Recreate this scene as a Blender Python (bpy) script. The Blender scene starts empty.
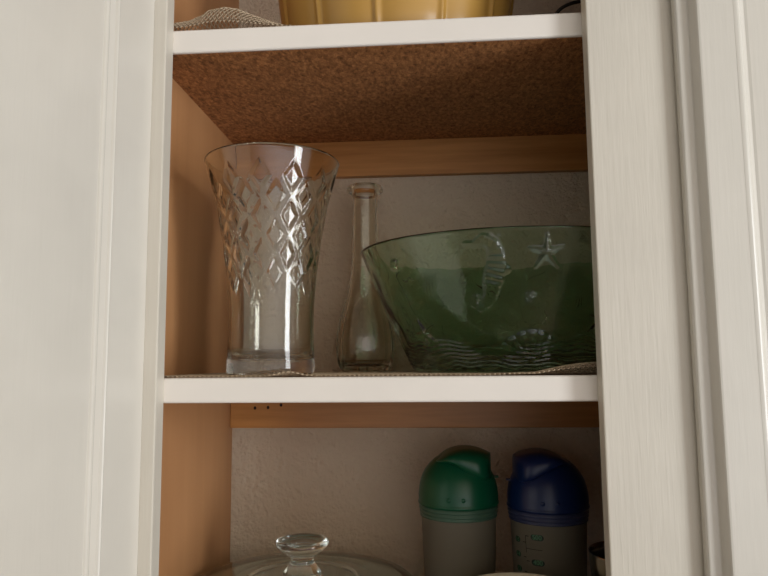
import bpy, bmesh, math, random
from math import sin, cos, pi, sqrt, radians, atan2, exp
from mathutils import Vector, Matrix, noise
random.seed(7)
D = bpy.data
C = bpy.context.scene.collection
sc = bpy.context.scene

# ------------------------------------------------------------------ helpers
def obj(name, verts, faces, mat=None, parent=None, smooth=False, loc=None):
    me = D.meshes.new(name)
    me.from_pydata([tuple(v) for v in verts], [], faces)
    me.validate()
    bm = bmesh.new(); bm.from_mesh(me)
    bmesh.ops.recalc_face_normals(bm, faces=bm.faces)
    bm.to_mesh(me); bm.free()
    if mat: me.materials.append(mat)
    if smooth:
        for p in me.polygons: p.use_smooth = True
    o = D.objects.new(name, me); C.objects.link(o)
    if parent: o.parent = parent
    if loc: o.location = loc
    return o

def thing(name, label, cat, loc=(0, 0, 0), rz=0, group=None):
    o = D.objects.new(name, None); C.objects.link(o)
    o.empty_display_size = .02
    o.location = loc; o.rotation_euler = (0, 0, rz)
    o['label'] = label; o['category'] = cat
    if group: o['group'] = group
    return o

def tag(o, label, cat, group=None):
    o['label'] = label; o['category'] = cat
    if group: o['group'] = group
    return o

def struct(o):
    o['kind'] = 'structure'; return o

def box(name, x0, x1, y0, y1, z0, z1, mat, parent=None, bevel=0.0, seg=2):
    bm = bmesh.new()
    bmesh.ops.create_cube(bm, size=1)
    for v in bm.verts:
        v.co = Vector(((x0 + x1) / 2 + v.co.x * (x1 - x0), (y0 + y1) / 2 + v.co.y * (y1 - y0), (z0 + z1) / 2 + v.co.z * (z1 - z0)))
    if bevel:
        bmesh.ops.bevel(bm, geom=list(bm.edges), offset=bevel, segments=seg, affect='EDGES', profile=.5)
    me = D.meshes.new(name); bm.to_mesh(me); bm.free()
    me.materials.append(mat)
    o = D.objects.new(name, me); C.objects.link(o)
    if parent: o.parent = parent
    return o

def lathe_data(prof, seg=96, ey=1.0, disp=None, closed=False):
    """prof: list of (r,z[,flag]); points of r==0 become poles. disp(theta,z,i)->extra radius"""
    V = []; F = []; rings = []
    for i, p in enumerate(prof):
        r, z = p[0], p[1]
        if r <= 1e-7:
            rings.append([len(V)]); V.append((0, 0, z))
        else:
            ring = []
            for k in range(seg):
                t = 2 * pi * k / seg
                d = disp(t, z, i) if disp else 0.0
                ring.append(len(V)); V.append(((r + d) * cos(t), (r + d) * sin(t) * ey, z))
            rings.append(ring)
    n = len(rings)
    pairs = [(i, i + 1) for i in range(n - 1)] + ([(n - 1, 0)] if closed else [])
    for a, b in pairs:
        A, B = rings[a], rings[b]
        if len(A) == 1 and len(B) == 1: continue
        for k in range(seg):
            k2 = (k + 1) % seg
            if len(A) == 1: F.append((A[0], B[k2], B[k]))
            elif len(B) == 1: F.append((A[k], A[k2], B[0]))
            else: F.append((A[k], A[k2], B[k2], B[k]))
    return V, F

def lathe(name, prof, mat, parent=None, seg=96, ey=1.0, disp=None, closed=False, smooth=True, loc=None):
    V, F = lathe_data(prof, seg, ey, disp, closed)
    return obj(name, V, F, mat, parent, smooth, loc)

def interp(tab, x):
    if x <= tab[0][0]: return tab[0][1]
    for (a, fa), (b, fb) in zip(tab, tab[1:]):
        if x <= b:
            t = (x - a) / (b - a); return fa + (fb - fa) * t
    return tab[-1][1]

def sinterp(tab, x):
    """monotone-ish smooth interpolation (Catmull-Rom)"""
    n = len(tab)
    if x <= tab[0][0]: return tab[0][1]
    if x >= tab[-1][0]: return tab[-1][1]
    for i in range(n - 1):
        if x <= tab[i + 1][0]:
            x0, y0 = tab[i]; x1, y1 = tab[i + 1]
            h = x1 - x0; t = (x - x0) / h
            m0 = (y1 - tab[i - 1][1]) / (x1 - tab[i - 1][0]) if i > 0 else (y1 - y0) / h
            m1 = (tab[i + 2][1] - y0) / (tab[i + 2][0] - x0) if i + 2 < n else (y1 - y0) / h
            return (2*t**3-3*t*t+1)*y0 + (t**3-2*t*t+t)*h*m0 + (-2*t**3+3*t*t)*y1 + (t**3-t*t)*h*m1

def tube(name, pts, r, mat, parent=None, seg=10):
    V = []; F = []
    P = [Vector(p) for p in pts]
    up = Vector((0, 1, 0))
    for i, p in enumerate(P):
        t = (P[min(i + 1, len(P) - 1)] - P[max(i - 1, 0)]).normalized()
        a = t.cross(up)
        if a.length < 1e-4: a = t.cross(Vector((1, 0, 0)))
        a.normalize(); b = t.cross(a).normalized()
        for k in range(seg):
            q = 2 * pi * k / seg
            V.append(p + (a * cos(q) + b * sin(q)) * r)
    for i in range(len(P) - 1):
        for k in range(seg):
            k2 = (k + 1) % seg
            F.append((i*seg+k, i*seg+k2, (i+1)*seg+k2, (i+1)*seg+k))
    F.append(tuple(range(seg))[::-1]); F.append(tuple((len(P)-1)*seg + k for k in range(seg)))
    return obj(name, V, F, mat, parent, True)

# ------------------------------------------------------------------ materials
class NT:
    def __init__(s, name):
        s.m = D.materials.new(name); s.m.use_nodes = True
        s.t = s.m.node_tree; s.t.nodes.clear()
        s.out = s.n('ShaderNodeOutputMaterial')
        s.p = s.n('ShaderNodeBsdfPrincipled')
        s.l(s.p.outputs[0], s.out.inputs[0])
    def n(s, k, **kw):
        o = s.t.nodes.new(k)
        for a, b in kw.items(): setattr(o, a, b)
        return o
    def l(s, a, b): s.t.links.new(a, b)
    def set(s, **kw):
        for k, v in kw.items(): s.p.inputs[k.replace('_', ' ')].default_value = v
    def coords(s, scale=(1, 1, 1)):
        tc = s.n('ShaderNodeTexCoord'); mp = s.n('ShaderNodeMapping')
        mp.inputs['Scale'].default_value = scale
        s.l(tc.outputs['Object'], mp.inputs['Vector']); return mp.outputs[0]
    def noise(s, vec, scale, detail=4, rough=.55):
        n = s.n('ShaderNodeTexNoise'); n.inputs['Scale'].default_value = scale
        n.inputs['Detail'].default_value = detail; n.inputs['Roughness'].default_value = rough
        s.l(vec, n.inputs['Vector']); return n.outputs['Fac']
    def ramp(s, fac, stops):
        r = s.n('ShaderNodeValToRGB'); e = r.color_ramp.elements
        while len(e) < len(stops): e.new(.5)
        for q, (p, c) in zip(e, stops): q.position = p; q.color = (*c, 1)
        s.l(fac, r.inputs[0]); return r.outputs[0]
    def bump(s, h, strength, dist, prev=None):
        b = s.n('ShaderNodeBump'); b.inputs['Strength'].default_value = strength
        b.inputs['Distance'].default_value = dist
        s.l(h, b.inputs['Height'])
        if prev: s.l(prev, b.inputs['Normal'])
        s.l(b.outputs[0], s.p.inputs['Normal']); return b.outputs[0]

def paint(name, col, rough, strokes=.25, coat=0.0):
    t = NT(name)
    t.set(Base_Color=(*col, 1), Roughness=rough)
    v = t.coords((1, 1, .06)); n1 = t.noise(v, 260, 3)
    v2 = t.coords((1, 1, .35)); n2 = t.noise(v2, 55, 2)
    b = t.bump(n1, strokes, .0009)
    t.bump(n2, strokes * .5, .0016, b)
    vv = t.coords(); n3 = t.noise(vv, 9, 3)
    c = t.ramp(n3, [(.3, tuple(x * .95 for x in col)), (.7, tuple(min(1, x * 1.03) for x in col))])
    t.l(c, t.p.inputs['Base Color'])
    return t.m

M_frame = paint('cream gloss paint brushed', (.665, .622, .54), .38, .38)
M_door = paint('cream gloss paint smooth', (.685, .652, .585), .26, .2)
M_edge = paint('white gloss shelf edge paint', (.85, .80, .74), .35, .06)

def wood(name, c0, c1, scale, axis, rough=.5):
    t = NT(name)
    s = [1, 1, 1]; s[axis] = .06
    v = t.coords(tuple(s)); n = t.noise(v, scale, 5, .6)
    c = t.ramp(n, [(.3, c0), (.7, c1)])
    t.l(c, t.p.inputs['Base Color']); t.set(Roughness=rough)
    t.bump(n, .12, .0005)
    return t.m
M_side = wood('tan plywood side', (.44, .21, .086), (.52, .258, .11), 24, 2)
M_cleat = wood('orange varnished pine', (.38, .155, .037), (.60, .275, .078), 70, 0, .4)

t = NT('brown particle board')
v = t.coords((1.5, .85, 1)); n = t.noise(v, 185, 4, .75)
vo = t.n('ShaderNodeTexVoronoi'); vo.inputs['Scale'].default_value = 210; t.l(v, vo.inputs['Vector'])
mx = t.n('ShaderNodeMix'); mx.data_type = 'RGBA'; mx.inputs[0].default_value = .45
c1 = t.ramp(n, [(.34, (.09, .03, .008)), (.50, (.36, .145, .046)), (.66, (.68, .33, .125))])
c2 = t.ramp(vo.outputs['Color'], [(.1, (.14, .05, .017)), (.9, (.60, .27, .10))])
t.l(c1, mx.inputs[6]); t.l(c2, mx.inputs[7]); t.l(mx.outputs[2], t.p.inputs['Base Color'])
t.set(Roughness=.7); t.bump(n, .3, .0006)
M_board = t.m

t = NT('rough wall plaster')
v = t.coords(); n = t.noise(v, 130, 6, .65); n2 = t.noise(v, 22, 3)
t.set(Roughness=.75, Base_Color=(.70, .575, .43, 1))
b = t.bump(n, 1.0, .006); t.bump(n2, .6, .012, b)
M_wall = t.m

t = NT('floor boards')
v = t.coords((1, .1, 1)); n = t.noise(v, 30, 4)
t.l(t.ramp(n, [(.3, (.30, .21, .13)), (.7, (.40, .29, .19))]), t.p.inputs['Base Color']); t.set(Roughness=.5)
M_floor = t.m

def glass(name, col, ior=1.47, rough=0.0, absorb=None):
    t = NT(name)
    t.set(Base_Color=(*col, 1), Roughness=rough, IOR=ior, Transmission_Weight=1.0)
    if absorb:
        a = t.n('ShaderNodeVolumeAbsorption'); a.inputs['Color'].default_value = (*absorb[0], 1); a.inputs['Density'].default_value = absorb[1]
        t.l(a.outputs[0], t.out.inputs['Volume'])
    return t.m
M_clear = glass('clear glass', (.93, .925, .865), 1.47)
M_bud = glass('clear thin glass', (.95, .945, .89), 1.45)
M_green = glass('smoky green glass', (.66, .89, .72), 1.48)
M_aqua = glass('clear aqua tinted glass', (.86, .965, .94), 1.5)

def plastic(name, col, rough=.4, **kw):
    t = NT(name); t.set(Base_Color=(*col, 1), Roughness=rough, **kw); return t.m
M_glid = plastic('emerald plastic', (.002, .085, .038), .33)
M_blid = plastic('navy blue plastic', (.005, .018, .085), .33)
M_frost = plastic('frosted plastic', (.38, .35, .275), .45, Transmission_Weight=.65, IOR=1.15)
M_gcol = plastic('frosted plastic collar over green thread', (.06, .125, .085), .35)
M_bcol = plastic('frosted plastic collar over blue thread', (.04, .05, .11), .35)
M_ink = plastic('dark green ink', (.004, .018, .010), .6)
M_num = plastic('pale green numeral', (.16, .36, .21), .6)
M_yellow = plastic('mustard plastic', (.48, .27, .062), .33, Subsurface_Weight=0.0)
M_cream = plastic('cream ceramic', (.72, .66, .52), .3)
M_black = plastic('black rubber', (.012, .011, .010), .3)
M_hole = plastic('dark hole', (.02, .01, .006), .9)
t = NT('dark polished steel'); t.set(Base_Color=(.42, .40, .37, 1), Metallic=1.0, Roughness=.22); M_steel = t.m
t = NT('beige woven vinyl')
v = t.coords(); n = t.noise(v, 400, 2)
t.l(t.ramp(n, [(.3, (.34, .25, .16)), (.7, (.56, .45, .32))]), t.p.inputs['Base Color']); t.set(Roughness=.75)
M_liner = t.m

# ------------------------------------------------------------------ setting
W = .41          # door opening
T = .019         # face frame thickness
DR = .310        # cleat face
DB = .322        # plaster face
XL, XR = -.0243, .927
struct(box('wall_back', -1.6, 2.2, DB, DB + .1, -1.25, 1.35, M_wall))
struct(box('floor', -1.6, 3.4, -3.4, DB, -1.30, -1.25, M_floor))

# ------------------------------------------------------------------ cabinet
cab = thing('cupboard', 'white painted wooden cupboard with open left door, wood-lined inside, holding glassware on its shelves', 'cupboard', (0, 0, -.36))
Z0 = .36  # local offset
def cbox(name, x0, x1, y0, y1, z0, z1, mat, parent=cab, **k):
    o = box(name, x0, x1, y0, y1, z0, z1, mat, None, **k)
    if parent is cab:
        for v_ in o.data.vertices: v_.co.z += Z0
    o.parent = parent
    return o
ZT, ZB = .72, -.36
cbox('side_panel', XL - .018, XL, T, DB, ZB, ZT, M_side)['label'] = 'tan plywood side panel'
cbox('side_panel', XR, XR + .018, T, DB, ZB, ZT, M_side)['label'] = 'tan plywood side panel'
cbox('top_panel', XL, XR, T, DB, ZT - .018, ZT, M_board)

# face frame: stiles in one mesh with rails
def face_frame():
    bm = bmesh.new()
    rects = [(-.062, 0, ZB, ZT), (W, .492, ZB, ZT), (.902, .965, ZB, ZT), (0, W, ZT - .06, ZT), (.492, .902, ZT - .06, ZT), (0, W, ZB, ZB + .02), (.492, .902, ZB, ZB + .02)]
    for (x0, x1, z0, z1) in rects:
        r = bmesh.ops.create_cube(bm, size=1)
        for v_ in r['verts']:
            v_.co = Vector(((x0+x1)/2 + v_.co.x*(x1-x0), T/2 + v_.co.y*T, Z0 + (z0+z1)/2 + v_.co.z*(z1-z0)))
        if z1 - z0 > .5:
            ed = [e for e in bm.edges if e.verts[0] in r['verts'] and abs(e.verts[0].co.z - e.verts[1].co.z) > .5]
            bmesh.ops.bevel(bm, geom=ed, offset=.0012, segments=2, affect='EDGES', profile=.5)
    me = D.meshes.new('face_frame'); bm.to_mesh(me); bm.free()
    me.materials.append(M_frame)
    o = D.objects.new('face_frame', me); C.objects.link(o); o.parent = cab
    return o
face_frame()

def shelf(ztop, zbot):
    s = cbox('shelf', XL, XR, T + .005, DB, zbot, ztop - .0004, M_board)
    e = box('shelf_edge', XL, XR, T, T + .0052, zbot - .0002, ztop, M_edge, None, bevel=.0024, seg=4)
    for v_ in e.data.vertices: v_.co.z += Z0
    e.parent = s; e['label'] = 'glossy white painted front edge'
    s['label'] = 'brown particle board shelf'
    return s
# shelf edges run a hair downhill as in the room: tops at .354, 0 and -.33
shelf(.354, .3295); shelf(0, -.0240); shelf(-.33, -.3545)
def cleat(ztop, h):
    return cbox('cleat', XL + .0005, XR, DR, DB, ztop - h, ztop, M_cleat, bevel=.0008)
c1_ = cleat(.3295, .0515); c2_ = cleat(-.0240, .0515); c3_ = cleat(.702, .05)
for c_ in (c1_, c2_, c3_): c_['label'] = 'orange varnished wooden rail under the shelf'
for hx, hz in ((.0112, -.0480), (.0296, -.0474), (.0478, -.0440)):
    V, F = lathe_data([(0, 0), (.0019, .0001), (.0021, .0006)], 12)
    V = [(hx + a, DR - .0004 + c, Z0 + hz + b * (1.2)) for a, b, c in V]
    obj('nail_hole', V, F, M_hole, c2_)

# doors: outer frame with lipped edge, bead moulding, flat panel
def ring_sweep(name, prof, L, z0, z1, mat, parent):
    V = []; F = []; n = len(prof)
    for (sx, sz) in ((0, 0), (1, 0), (1, 1), (0, 1)):
        for (i, y) in prof:
            V.append((i if sx == 0 else L - i, y, (z0 + i) if sz == 0 else (z1 - i)))
    for c in range(4):
        d = (c + 1) % 4
        for k in range(n):
            k2 = (k + 1) % n
            F.append((c*n+k, d*n+k, d*n+k2, c*n+k2))
    return obj(name, V, F, mat, parent)
def door(L, z0, z1):
    P = [(0, -.0005), (0, -.0078), (.0014, -.0093), (.0024, -.0096), (.0105, -.0098), (.0115, -.0103), (.0150, -.0176), (.0163, -.0187), (.0180, -.019),
         (.0478, -.019), (.0482, -.0186), (.0482, -.0007), (.0476, 0), (.0008, 0)]
    d = ring_sweep('door', P, L, z0, z1, M_door, cab)
    q = [(.0478, -.0012), (.0484, .0006), (.0496, .0010), (.0508, .0004), (.0522, -.0018), (.0575, -.0032), (.0590, -.0022), (.0606, -.0024), (.0618, -.0036), (.0626, -.0050), (.0626, -.0130),
         (.0600, -.0125), (.0585, -.0132), (.0572, -.0142), (.0556, -.0152), (.0540, -.0176), (.0525, -.0189), (.0510, -.0193), (.0496, -.0193), (.0484, -.0192), (.0478, -.0191)]
    ring_sweep('panel_moulding', q, L, z0, z1, M_door, d)
    x = .050
    pz = box('door_panel', x, L - x, -.0122, -.0050, z0 + x, z1 - x, M_door, d)
    return d
PHI = radians(15)
DL = .45
dl = door(DL, .03, 1.04)
dl.location = (-.0122, -.0006, 0); dl.rotation_euler = (0, 0, -(pi / 2 + PHI)); dl['label'] = 'left door, swung open'
dr = door(DL, .03, 1.04)
dr.location = (.4885, -.0006, 0); dr['label'] = 'right door, closed'

# ------------------------------------------------------------------ shelf liners (loose knitted mesh)
def liner(name, label, ztop, hfun, x0, x1, y0, y1):
    cw, ch = .0046, .0046
    nx = int((x1 - x0) / cw); ny = int((y1 - y0) / ch)
    V = []; F = []
    idx = {}
    def vid(i, j):   # half-step lattice
        if (i, j) not in idx:
            x = x0 + i * cw / 2; y = y0 + j * ch / 2
            wob = .0005 * noise.noise((x * 300, y * 300, ztop * 7))
            z = hfun(x, y) + .0010
            idx[(i, j)] = len(V); V.append((x + wob, y + wob, z))
        return idx[(i, j)]
    for j in range(1, 2 * ny):
        for i in range(1, 2 * nx):
            if (i + j) % 2 == 0:
                F.append((vid(i - 1, j), vid(i, j - 1), vid(i + 1, j), vid(i, j + 1)))
    o = obj(name, V, F, M_liner, loc=(0, 0, ztop))
    m = o.modifiers.new('weave', 'WIREFRAME'); m.thickness = .0013; m.use_replace = True; m.use_even_offset = False
    return tag(o, label, 'shelf liner')
def yb(y, a, b, c):   # bump in depth: rises a->b, falls b->c
    if y <= a or y >= c: return 0
    t_ = (y - a) / (b - a) if y < b else (c - y) / (c - b)
    return t_ * t_ * (3 - 2 * t_)
HT = [(-.030, .012), (-.0056, .0181), (.0085, .0196), (.0225, .0257), (.0288, .0309), (.0461, .0337), (.0591, .0312), (.071, .0255), (.0882, .018), (.1032, .0118), (.125, .004), (.15, 0)]
HM = [(.30, 0), (.3563, .0016), (.3789, .0068), (.3975, .0096), (.4123, .0105), (.45, .0110), (.48, .008)]
def h_top(x, y):
    h = interp(HT, x) * yb(y, .016, .042, .075)
    if y < .042: h = max(h, interp(HT, x) * .5 * yb(y, .010, .042, .075))
    return h
def h_mid(x, y):
    a = interp(HM, x) * yb(y, .012, .034, .062)
    b = .0042 * exp(-((x - .120) / .014) ** 2) * yb(y, .008, .024, .040)
    return a + b
liner('shelf_liner', 'beige knitted mesh shelf liner on the top shelf, bunched into a hump at left', .354, h_top, XL + .003, .475, T + .0062, .318)
liner('shelf_liner', 'beige knitted mesh shelf liner on the middle shelf under the vases and green bowl', 0, h_mid, XL + .003, .475, T + .0062, .318)
LZ = .0019

# ------------------------------------------------------------------ cut glass vase
vprof = [(0, .0462), (.004, .0470), (.010, .0472), (.018, .0466), (.03, .0462), (.05, .0458), (.08, .0466), (.11, .0490), (.135, .0520), (.165, .0565), (.19, .0612), (.21, .0660), (.225, .0700), (.2405, .0742)]
NV = 12
def vcut(th, z):
    if z < .082 or z > .2335: return 0
    per = .0405
    u = th * NV / (2 * pi); v_ = (z - .0872) / per
    d = 0
    for off in (0, .5):
        x = u + off; y = v_ + off
        cy = round(y)
        if not .4 < cy - off < 3.1: continue
        m = abs(x - round(x)) / .36 + abs(y - cy) / .46
        if m < 1: d = max(d, min(1, (1 - m) / .42))
    return -.0015 * d
def vase():
    seg = 416
    pr = [(0, .0062), (.018, .0056), (.030, .0040), (.037, .0022), (.0425, .0004)]
    zs = [.0, .0015, .004, .007, .010, .014, .018, .03, .045, .06, .075]
    z = .081
    while z < .234: zs.append(z); z += .00115
    zs += [.236, .238]
    outer = [(sinterp(vprof, q), q) for q in zs]
    outer[0] = (.0448, 0); outer[1] = (.0462, .0012)
    rim = [(.0742, .2395), (.0741, .2405), (.0733, .2413), (.0722, .2412), (.0712, .2402)]
    inner = [(sinterp(vprof, q) - .0032, q) for q in [.238, .23, .22, .21, .20, .19, .18, .165, .15, .135, .12, .105, .09, .075, .06, .045, .035, .028]]
    inner += [(.0418, .0205), (.0390, .0168), (.030, .0145), (.018, .0136), (0, .0134)]
    n0 = len(pr); n1 = n0 + len(outer)
    prof = pr + outer + rim + inner
    def dsp(th, z_, i): return vcut(th, z_) if n0 <= i < n1 else 0
    o = lathe('vase', prof, M_clear, None, seg, 1, dsp)
    # keep the cut facets crisp
    o.data.set_sharp_from_angle(angle=radians(16)) if hasattr(o.data, 'set_sharp_from_angle') else None
    return o
va = vase(); va.scale = (.985, .985, .955); va.location = (.0870, .090, LZ); va.rotation_euler = (0, 0, radians(2))
tag(va, 'tall clear glass vase flaring upward with diamond cuts, left on the middle shelf', 'vase')

# ------------------------------------------------------------------ bud vase
def bud():
    tab = [(0, .030), (.004, .0335), (.012, .0368), (.022, .0388), (.035, .0394), (.05, .0382), (.065, .0352), (.082, .0300), (.10, .0248), (.12, .0208), (.145, .0182), (.175, .0170), (.21, .0164), (.228, .0162), (.233, .0164)]
    pr = [(0, .003), (.018, .0028), (.026, .0005), (.0295, 0)]
    out = [(sinterp(tab, q), q) for q in [.002, .004, .008, .012, .018, .024, .03, .036, .043, .05, .058, .066, .074, .082, .09, .1, .11, .12, .132, .145, .16, .175, .19, .21, .228]]
    rim = [(.0166, .232), (.0185, .2355), (.0222, .2375), (.0245, .2395), (.0250, .2425), (.0240, .2452), (.0215, .2465), (.0175, .2462), (.0148, .2440), (.0140, .238)]
    inn = [(sinterp(tab, q) - .0026, q) for q in [.228, .21, .19, .175, .16, .145, .132, .12, .11, .1, .09, .082, .074, .066, .058, .05, .043, .036, .03, .024, .018, .013]]
    inn += [(.030, .0085), (.022, .0068), (0, .0064)]
    n0, n1 = len(pr), len(pr) + len(out)
    def dsp(th, z_, i):
        if n0 <= i < n1:
            a = max(0, min(1, (.125 - z_) / .06)) * min(1, z_ / .006)
            return -.0011 * a * abs(cos(th * 7))
        return 0
    return lathe('bud_vase', pr + out + rim + inn, M_bud, None, 140, 1, dsp)
bv = bud(); bv.location = (.1716, .258, LZ)
tag(bv, 'slim clear glass bud vase with long neck and round bulb, behind the green bowl', 'vase')

# ------------------------------------------------------------------ green bowl with sea reliefs
HB = .1400
def br(z): return   .114 + .0635 * z / HB + .0022 * sin(pi * z / HB)
def seg_d(px, py, ax, ay, bx, by):
    dx, dy = bx - ax, by - ay; t_ = max(0, min(1, ((px-ax)*dx + (py-ay)*dy) / (dx*dx + dy*dy)))
    return sqrt((px-ax-t_*dx)**2 + (py-ay-t_*dy)**2), t_
def star_h(x, y, R, rot):
    best = 0
    for k in range(5):
        a = rot + k * 2 * pi / 5
        d, t_ = seg_d(x, y, 0, 0, R * cos(a), R * sin(a))
        w = R * (.24 * (1 - t_) + .045)
        if d < w: best = max(best, (1 - d / w) ** .7 * (1 - .35 * t_))
    return best
def shell_h(x, y, R, rot=0):
    xr, yr = x * cos(rot) + y * sin(rot), -x * sin(rot) + y * cos(rot)
    yr += R * .8
    r_ = sqrt(xr * xr + yr * yr); a = atan2(xr, yr)
    if abs(a) > 1.05 or r_ > R * 1.7: return 0
    e = min(1, (R * 1.7 - r_) / (R * .25), (1.05 - abs(a)) / .12)
    return e * (.45 + .55 * abs(cos(a * 9)))
def horse_h(x, y):
    # x right, y up, about 7 cm tall: head facing left, ridged trunk, curled tail
    path = [(-.018, .030), (-.010, .029), (-.001, .033), (.006, .028), (.009, .018), (.008, .006), (.004, -.006), (.002, -.016), (-.002, -.026), (-.009, -.032), (-.015, -.028), (-.013, -.021), (-.008, -.023)]
    wid = [.0022, .003, .006, .0065, .0075, .0095, .0095, .0075, .0055, .0042, .0035, .0028, .002]
    best = 0; s = 0
    for i in range(len(path) - 1):
        d, t_ = seg_d(x, y, *path[i], *path[i + 1])
        w = wid[i] + (wid[i + 1] - wid[i]) * t_
        if d < w:
            h = min(1, (1 - d / w) / .3)
            arc = s + t_ * sqrt((path[i+1][0]-path[i][0])**2 + (path[i+1][1]-path[i][1])**2)
            if i >= 3: h *= .45 + .55 * abs(cos(arc * 480))
            best = max(best, h)
        s += sqrt((path[i+1][0]-path[i][0])**2 + (path[i+1][1]-path[i][1])**2)
    # crest and fin
    for fx, fy, fr in ((.004, .036, .0035), (.016, .004, .005)):
        d = sqrt((x - fx)**2 + (y - fy)**2)
        if d < fr: best = max(best, .6 * (1 - d / fr))
    return best
REL = [('star', -84, .115, .0165, .35), ('horse', -104, .096, 1, 0), ('star', -138.7, .040, .016, .6), ('shell', -88, .026, .019, 0), ('shell', -143, .113, .0065, .4),
       ('fan', -128, .088, .014, -.5), ('swirl', -89, .073, .006, 0), ('star', -58, .050, .014, .2), ('fan', -70, .083, .009, .5), ('horse', -40, .095, 1, 0), ('shell', -30, .04, .016, .2)]
REL += [(k, a + 180, z, s, r_) for (k, a, z, s, r_) in REL]
def bowl_relief(th, z):
    deg = math.degrees(th)
    h = 0
    rr = br(z) * .9
    for k, a, zc, s, rot in REL:
        da = (deg - a + 180) % 360 - 180
        x = radians(da) * rr; y = z - zc
        if abs(x) > .045 or abs(y) > .045: continue
        if k == 'star': h += .0034 * star_h(x, y, s, rot)
        elif k == 'shell': h += .0024 * shell_h(x, y, s, rot)
        elif k == 'horse': h += .0022 * horse_h(x, y)
        elif k == 'fan':
            xr, yr = x * cos(rot) + y * sin(rot), -x * sin(rot) + y * cos(rot)
            if abs(yr) < s and abs(xr) < s * .55:
                e = (1 - (yr / s) ** 2) * (1 - (xr / (s * .55)) ** 2)
                h += .0022 * e * abs(cos(xr * 900 + yr * 250))
        else:
            d = sqrt(x * x + y * y)
            if d < s: h += .0026 * (1 - d / s) ** .5 * (.5 + .5 * sin(atan2(y, x) * 2 + d * 1600))
    if z < .042:   # rippled sand round the foot
        top = .030 + .010 * sin(th * 5 + 1) + .004 * sin(th * 11)
        e = max(0, min(1, (top - z) / .006)) * min(1, z / .008)
        h += .0013 * e * sin(z * 1500 + 3.5 * noise.noise((cos(th) * 6, sin(th) * 6, z * 25)) * 2 + th * 3)
    h += .0008 * noise.noise((cos(th) * 9, sin(th) * 9, z * 40)) + .0006 * sin(th * 4 + z * 30)
    return h
def bowl():
    seg = 1100
    pr = [(0, .003), (.085, .003), (.102, .001), (.108, 0)]
    outer = [(.112, .001)]
    z = .003
    while z < HB - .003: outer.append((br(z), z)); z += .00125
    rt = br(HB)
    rim = [(rt - .0002, HB - .002), (rt - .0004, HB - .0008), (rt - .0016, HB), (rt - .0034, HB), (rt - .0048, HB - .001), (rt - .0056, HB - .003)]
    inner = [(br(q) - .0056, q) for q in [.130, .11, .09, .07, .05, .035, .024]] + [(.108, .016), (.100, .0115), (.085, .0095), (0, .009)]
    n0, n1 = len(pr), len(pr) + len(outer)
    def dsp(th, z_, i):
        return bowl_relief(th, z_) if n0 <= i < n1 else 0
    return lathe('bowl', pr + outer + rim + inner, M_green, None, seg, .84, dsp)
bo = bowl(); bo.location = (.353, .1685, LZ)
tag(bo, 'large smoky green glass bowl embossed with starfish, seahorse and shells, right on the middle shelf', 'bowl')

# ------------------------------------------------------------------ yellow fluted dish (top shelf)
def fluted():
    N = 12; H = .115; NZ = 24
    def R(th, z, off=0):
        r_ = .128 + .013 * min(1, z / .10) + .004 * sin(min(1, z / .02) * pi / 2) - off
        ph = (th - radians(-96)) * N / (2 * pi)
        fr = ph - round(ph)                      # 0 on the seam
        lob = .0045 * (1 - (abs(fr) * 2 - 1) ** 2) - .0045   # panels bulge, seams sink
        ridge = .0042 * exp(-(fr / .045) ** 2)
        return r_ + lob + ridge
    seg = 480
    prof = [(0, 0)] + [(.05, 0), (.10, 0), (.122, .0006)]
    k0 = len(prof)
    zs = [.003] + [.006 + (H - .006) * i / NZ for i in range(NZ + 1)]
    V = []; F = []
    rings = []
    def ring(fn, z):
        r0 = len(V)
        for k in range(seg):
            th = 2 * pi * k / seg; r_ = fn(th); V.append((r_ * cos(th), r_ * sin(th), z))
        rings.append([r0 + k for k in range(seg)])
    for r_, z in prof[1:]: ring(lambda th, r_=r_: r_, z)
    for z in zs: ring(lambda th, z=z: R(th, z), z)
    ring(lambda th: R(th, H, .002), H + .0012)
    for z in zs[::-1]: ring(lambda th, z=z: R(th, z, .004), max(z, .0045))
    for r_ in (.10, .05): ring(lambda th, r_=r_: r_, .0042)
    for A, B in zip(rings, rings[1:]):
        for k in range(seg):
            k2 = (k + 1) % seg; F.append((A[k], A[k2], B[k2], B[k]))
    V.append((0, 0, 0)); c = len(V) - 1; A = rings[0]
    for k in range(seg): F.append((c, A[(k+1) % seg], A[k]))
    V.append((0, 0, .0042)); c = len(V) - 1; A = rings[-1]
    for k in range(seg): F.append((c, A[k], A[(k+1) % seg]))
    return obj('fluted_dish', V, F, M_yellow, None, True)
fd = fluted(); fd.location = (.221, .168, .354 + LZ)
tag(fd, 'mustard yellow fluted dish on the top shelf, cut off by the photo edge', 'dish')

# black cable loop, top shelf right
pts = []
for i in range(41):
    t_ = i / 40 * pi
    x = .430 - .0395 * cos(t_); z = .0270 * sin(t_) ** .75
    pts.append((x, .050 + .006 * sin(t_ * .7), .354 + .0042 + z))
cb = tube('cable', pts, .0019, M_black)
tag(cb, 'thin black cable looping up at the right end of the top shelf', 'cable')

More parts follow.
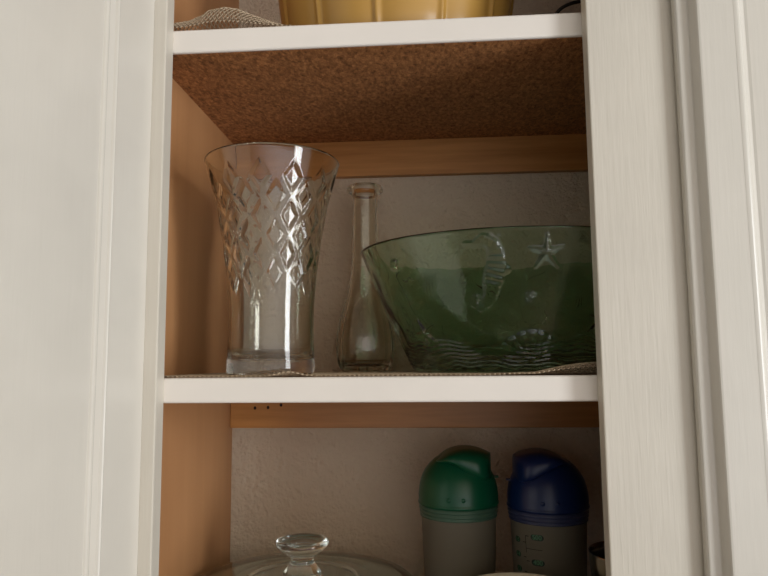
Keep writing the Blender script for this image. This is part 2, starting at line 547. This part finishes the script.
# ------------------------------------------------------------------ glass cake dome (bottom shelf)
def cake():
    root = thing('cake_dome', 'clear glass cake dome with round knob on top, left on the bottom shelf', 'cake dome', (.1100, .150, -.33))
    # local z: shelf = 0 ; top plate about .108
    out = [(.1205, .0000), (.1228, .0005), (.1230, .003), (.1215, .05), (.1207, .085), (.1200, .0935), (.1178, .0988), (.1140, .1018), (.106, .1032), (.090, .1040), (.076, .1048), (.0655, .1052), (.0640, .1064), (.0620, .1068), (.0600, .1062), (.0585, .1058), (.045, .1074), (.030, .1086), (.022, .1094)]
    out += [(.0205, .1100), (0, .1104)]
    inn = [(0, .1062), (.03, .1048), (.06, .1018), (.090, .1002), (.104, .0992), (.110, .0978), (.1135, .0950), (.1152, .089), (.1162, .07), (.1178, .04), (.1192, .002)]
    wide = lambda P: [(a + max(0, a - .06) * .165, b) for a, b in P]
    cover = lathe('cover', wide(inn + out), M_aqua, root, 160)
    knob = [(0, .1106), (.0195, .1106), (.0212, .1114), (.0212, .1126), (.0196, .1150), (.0168, .1185), (.0142, .1225), (.0130, .1265), (.0132, .1290), (.0155, .1312), (.0195, .1342), (.0240, .1378), (.0275, .1412), (.0293, .1440), (.0297, .1462), (.0290, .1482), (.0272, .1496), (.0250, .1500), (.0232, .1490), (.0215, .1478), (.012, .1470), (0, .1468)]
    knob = [(a, .1106 + (b - .1106) * .94) for a, b in knob]
    lathe('knob', knob, M_aqua, root, 96)
    return root
cake()

# ------------------------------------------------------------------ shaker bottles (bottom shelf)
def cap_loft(sign):
    """flip cap on the dome: closed cross sections along x (towards the spout)"""
    top = [(-.0260, .0600), (-.020, .0655), (-.012, .0712), (-.004, .0746), (.004, .0765), (.012, .0768), (.020, .0758), (.028, .0735), (.035, .0705), (.0392, .0688)]
    low = [(-.0260, .0580), (-.012, .0585), (-.006, .0560), (.004, .0490), (.014, .0420), (.022, .0375), (.030, .0350), (.0392, .0345)]
    V = []; F = []; rings = []
    n = 56; ns = 40
    xs = [-.026 + .0655 * (1 - (1 - i / n) ** 1.35) for i in range(n + 1)]
    for x in xs:
        zt = sinterp(top, x); zl = interp(low, x)
        u = max(0, (x - .006) / .0338)
        wy = .0415 * sqrt(max(.0006, 1 - min(1, u) ** 4.6)) if x > .006 else .0415 * sqrt(max(.003, 1 - ((.006 - x) / .034) ** 2.2))
        zc = (zt + zl) / 2; hz = (zt - zl) / 2
        ring = []
        for k in range(ns):
            a = 2 * pi * k / ns
            ca, sa = cos(a), sin(a)
            e = .42
            yy = wy * math.copysign(abs(ca) ** e, ca); zz = zc + hz * math.copysign(abs(sa) ** e, sa)
            # upper corners pull in so the top crowns over
            if zz > zc: yy *= 1 - .30 * ((zz - zc) / hz) ** 2
            ring.append(len(V)); V.append((sign * x, yy, zz))
        rings.append(ring)
    for A, B in zip(rings, rings[1:]):
        for k in range(ns):
            k2 = (k + 1) % ns; F.append((A[k], A[k2], B[k2], B[k]))
    F.append(tuple(rings[0][::-1])); F.append(tuple(rings[-1]))
    return V, F

def shaker(name, label, loc, rz, Ml, Mc, lidword, ztop, spout):
    root = thing(name, label, 'bottle', loc)
    H = ztop           # total height
    zb = H - .0655     # lid base
    zc = zb - .0145    # collar bottom
    body = [(0, 0.002), (.030, .002), (.0335, 0), (.036, .002), (.037, .008), (.0405, .06), (.0432, .12), (.0443, zc - .004), (.0446, zc), (.0446, zb), (.0430, zb), (.0428, zc), (.0415, .12), (.0388, .06), (.0352, .010), (.032, .006), (0, .006)]
    lathe('body', body, M_frost, root, 96)['label'] = 'frosted translucent body'
    col = [(a, zc + (z - zc) * .906) for a, z in [(.0448, zc), (.0462, zc + .0004), (.0462, zc + .0022), (.0452, zc + .0030), (.0452, zc + .0044), (.0468, zc + .0052), (.0468, zc + .0070), (.0456, zc + .0078), (.0456, zc + .0094), (.0474, zc + .0102), (.0474, zc + .0122), (.0464, zc + .0130), (.0464, zc + .016), (.0447, zc + .016)]]
    lathe('screw_collar', col, Mc, root, 120, closed=True)
    dome = [(.0440, zb - .001), (.0478, zb - .0008), (.0484, zb + .0008), (.0484, zb + .0026), (.0478, zb + .0036), (.0476, zb + .0046), (.0478, zb + .012), (.0472, zb + .020), (.0458, zb + .029), (.0432, zb + .038), (.0395, zb + .0462), (.0340, zb + .0545), (.0275, zb + .0612), (.0195, zb + .0664), (.0105, zb + .0695), (0, zb + .0706)]
    dome = [(r_, zb + (z - zb) * (.853 if z > zb else 1)) for r_, z in dome]
    lid = lathe('lid', dome, Ml, root, 120); lid['label'] = lidword
    V, F = cap_loft(spout)
    V = [(x, y, z * .853 + zb) for x, y, z in V]
    cap = obj('spout_cap', V, F, Ml, lid, True)
    # thumb tab under the spout and the hinge dimples
    tz = zb + .0345 * .853
    tb = [(spout * (.030 + .0185 * u), (.0085 * (1 - .45 * u ** 2)) * w, tz - .001 + .0012 * u) for u in (0, .5, .85, 1) for w in (-1, 1)]
    tbt = [(x, y, z + .0016) for x, y, z in tb]
    VV = tb + tbt; FF = []
    for i in range(3):
        a = 2 * i
        FF += [(a, a+1, a+3, a+2), (8+a, 8+a+2, 8+a+3, 8+a+1), (a, a+2, 8+a+2, 8+a), (a+1, 8+a+1, 8+a+3, a+3)]
    FF += [(6, 7, 15, 14), (0, 8, 9, 1)]
    obj('thumb_tab', VV, FF, Ml, lid)
    for dx in (-.0085, .0085):
        a0 = -pi / 2 + dx / .0478 - .09
        V, F = lathe_data([(0, .0012), (.0020, .0008), (.0028, 0), (.0028, -.001)], 16)
        ca, sa = cos(a0), sin(a0)
        V = [(ca * (.0474 + c) - sa * a, sa * (.0474 + c) + ca * a, zb + .0105 + b) for a, b, c in V]
        obj('grip_bump', V, F, Ml, lid, True)
    return root, zb, zc

g_root, gzb, gzc = shaker('shaker_bottle', 'frosted shaker bottle with green domed lid, spout pointing right', (.2868, .220, -.33), 0, M_glid, M_gcol, 'glossy green domed lid', .2405, 1)
b_root, bzb, bzc = shaker('shaker_bottle', 'frosted shaker bottle with dark blue domed lid and green volume scale', (.3930, .220, -.33), 0, M_blid, M_bcol, 'dark blue domed lid', .2372, -1)

# printed scale on the blue-lidded bottle (wrapped on the body)
def body_r(z): return interp([(0, .037), (.008, .037), (.06, .0405), (.12, .0432), (.16, .0446)], z)
# scale geometry in bottle coordinates: u = metres round the front (0 = facing -Y), z = height
def wrap(pts2, off=.0003):
    out = []
    for u, z in pts2:
        r_ = body_r(z) + off; a = -pi / 2 + u / .0440
        out.append((r_ * cos(a), r_ * sin(a), z))
    return out
def strip(u0, u1, z0, z1, n=8):
    P = []; F = []
    for i in range(n + 1):
        u = u0 + (u1 - u0) * i / n
        P += [(u, z0), (u, z1)]
    F = [(2*i, 2*i+2, 2*i+3, 2*i+1) for i in range(n)]
    return P, F
def add_strips(name, rects, mat, parent):
    V = []; F = []
    for r_ in rects:
        P, f = strip(*r_); b = len(V); V += wrap(P); F += [tuple(q + b for q in g) for g in f]
    return obj(name, V, F, mat, parent)
U0 = -.0345                       # scale axis
ZS = .1442                        # the 500 line
K = .0278 / 100                   # metres per ml
zl = lambda ml: ZS + (ml - 500) * K
rects = [(U0 - .0004, U0 + .0004, .012, ZS + .0004)]
for ml in (500, 400, 300, 200, 100): rects.append((U0, U0 + .0042, zl(ml) - .0004, zl(ml) + .0004))
for ml in (450, 350, 250, 150): rects.append((U0, U0 + .0200, zl(ml) - .0003, zl(ml) + .0003))
for oz in range(2, 17, 2): rects.append((U0 - .0042, U0, zl(oz * 29.57) - .0004, zl(oz * 29.57) + .0004))
add_strips('scale_lines', rects, M_ink, b_root)['label'] = 'dark green measuring lines'
def text_mesh(txt, size):
    cu = D.curves.new('numeral', 'FONT'); cu.body = txt; cu.size = size; cu.align_x = 'CENTER'; cu.align_y = 'CENTER'
    o = D.objects.new('numeral', cu); C.objects.link(o)
    bpy.context.view_layer.update()
    dg = bpy.context.evaluated_depsgraph_get()
    me = D.meshes.new_from_object(o.evaluated_get(dg))
    D.objects.remove(o); D.curves.remove(cu)
    V = [tuple(v_.co) for v_ in me.vertices]; F = [tuple(p.vertices) for p in me.polygons]
    D.meshes.remove(me)
    return V, F
def pill(uc, z, w, h, txt, size):
    P = []; PF = []; n = 24; c = w / 2 - h / 2
    for k in range(n + 1):
        x = -w / 2 * cos(pi * k / n)
        e = max(0, abs(x) - c); hh = sqrt(max(1e-9, (h / 2) ** 2 - e * e))
        P += [(uc + x, z - hh), (uc + x, z + hh)]
    PF = [(2*k, 2*k+2, 2*k+3, 2*k+1) for k in range(n)]
    p = obj('volume_badge', wrap(P, .00035), PF, M_ink, b_root)
    p['label'] = 'dark green badge reading %s' % txt
    V, F = text_mesh(txt, size)
    obj('numeral', wrap([(uc + x, z + y) for x, y, _ in V], .0006), F, M_num, p)
for ml in (500, 400, 300, 200, 100): pill(U0 + .0144, zl(ml) - .0004, .0155, .0066, str(ml), .0074)
for oz in range(6, 17, 2): pill(U0 - .0130, zl(oz * 29.57) + .0013, .0092, .0066, str(oz), .0072)

# ------------------------------------------------------------------ cream bowl and metal cup (bottom shelf)
cr = lathe('bowl', [(0, .004), (.030, .004), (.0315, 0), (.036, 0), (.037, .004), (.048, .03), (.058, .065), (.0645, .098), (.0670, .1125), (.0668, .1145), (.0655, .1150), (.0640, .1140), (.0615, .098), (.055, .065), (.045, .032), (.034, .010), (0, .008)], M_cream, None, 96, loc=(.343, .084, -.33))
tag(cr, 'cream ceramic bowl in front of the shaker bottles, only its rim showing', 'bowl')
cup = lathe('cup', [(0, .002), (.034, .002), (.036, 0), (.0375, .002), (.041, .06), (.0452, .118), (.0456, .1215), (.0452, .1225), (.0458, .1235), (.0468, .138), (.0474, .1442), (.0476, .1460), (.0470, .1466), (.0462, .1458), (.0455, .138), (.0440, .118), (.039, .05), (.035, .006), (0, .005)], M_steel, None, 96, loc=(.4655, .118, -.33))
tag(cup, 'dark shiny metal cup at the right end of the bottom shelf, part hidden', 'cup')

# ------------------------------------------------------------------ lights: windows of the room behind the camera
def area(name, loc, target, sx, sy, power, col):
    l = D.lights.new(name, 'AREA'); l.shape = 'RECTANGLE'; l.size = sx; l.size_y = sy; l.energy = power; l.color = col
    o = D.objects.new(name, l); C.objects.link(o); o.location = loc
    o.rotation_euler = (Vector(target) - Vector(loc)).to_track_quat('-Z', 'Y').to_euler()
    return o
area('window_light', (2.4, -1.40, -.15), (.1, .1, .05), .6, 1.7, 36, (.93, .97, 1))

wd = D.worlds.new('World'); sc.world = wd; wd.use_nodes = True
nt = wd.node_tree; nt.nodes.clear()
tc = nt.nodes.new('ShaderNodeTexCoord'); sp = nt.nodes.new('ShaderNodeSeparateXYZ'); mr = nt.nodes.new('ShaderNodeMapRange')
mr.inputs['From Min'].default_value = -.7; mr.inputs['From Max'].default_value = .7
rp = nt.nodes.new('ShaderNodeValToRGB')
rp.color_ramp.elements[0].color = (.68, .82, 1.08, 1); rp.color_ramp.elements[1].color = (1.1, .88, .56, 1)
bg = nt.nodes.new('ShaderNodeBackground'); ow = nt.nodes.new('ShaderNodeOutputWorld')
nt.links.new(tc.outputs['Generated'], sp.inputs[0]); nt.links.new(sp.outputs['Z'], mr.inputs['Value']); nt.links.new(mr.outputs[0], rp.inputs[0])
nt.links.new(rp.outputs[0], bg.inputs['Color'])
# daylight in the room comes mostly from the right behind the camera: broad soft lobe
dt = nt.nodes.new('ShaderNodeVectorMath'); dt.operation = 'DOT_PRODUCT'
dt.inputs[1].default_value = Vector((.56, -.80, -.20)).normalized()
nt.links.new(tc.outputs['Generated'], dt.inputs[0])
mx_ = nt.nodes.new('ShaderNodeMath'); mx_.operation = 'MAXIMUM'; mx_.inputs[1].default_value = 0
pw = nt.nodes.new('ShaderNodeMath'); pw.operation = 'POWER'; pw.inputs[1].default_value = 3
ma = nt.nodes.new('ShaderNodeMath'); ma.operation = 'MULTIPLY_ADD'; ma.inputs[1].default_value = 1.65; ma.inputs[2].default_value = .06
nt.links.new(dt.outputs['Value'], mx_.inputs[0]); nt.links.new(mx_.outputs[0], pw.inputs[0]); nt.links.new(pw.outputs[0], ma.inputs[0]); nt.links.new(ma.outputs[0], bg.inputs['Strength'])
nt.links.new(bg.outputs[0], ow.inputs['Surface'])

# ------------------------------------------------------------------ camera
cam = D.cameras.new('camera'); cam.sensor_width = 36; cam.lens = 669.46 / 768 * 36; cam.clip_start = .01
co = D.objects.new('camera', cam); C.objects.link(co)
r_ = Vector((.99721945, .07400601, -.00874554)); u_ = Vector((.01688083, -.11002762, .99378517)); w_ = Vector((-.07258383, .99116953, .11097097))
m = Matrix(((r_.x, u_.x, -w_.x, .2603), (r_.y, u_.y, -w_.y, -.6171), (r_.z, u_.z, -w_.z, .0129), (0, 0, 0, 1)))
co.matrix_world = m
sc.camera = co
sc.view_settings.view_transform = 'Standard'; sc.view_settings.look = 'None'
sc.view_settings.exposure = 0.13; sc.view_settings.gamma = 1
sc.view_settings.use_curve_mapping = False
sc.cycles.max_bounces = 24; sc.cycles.transmission_bounces = 20; sc.cycles.glossy_bounces = 10; sc.cycles.diffuse_bounces = 6
sc.cycles.use_denoising = True
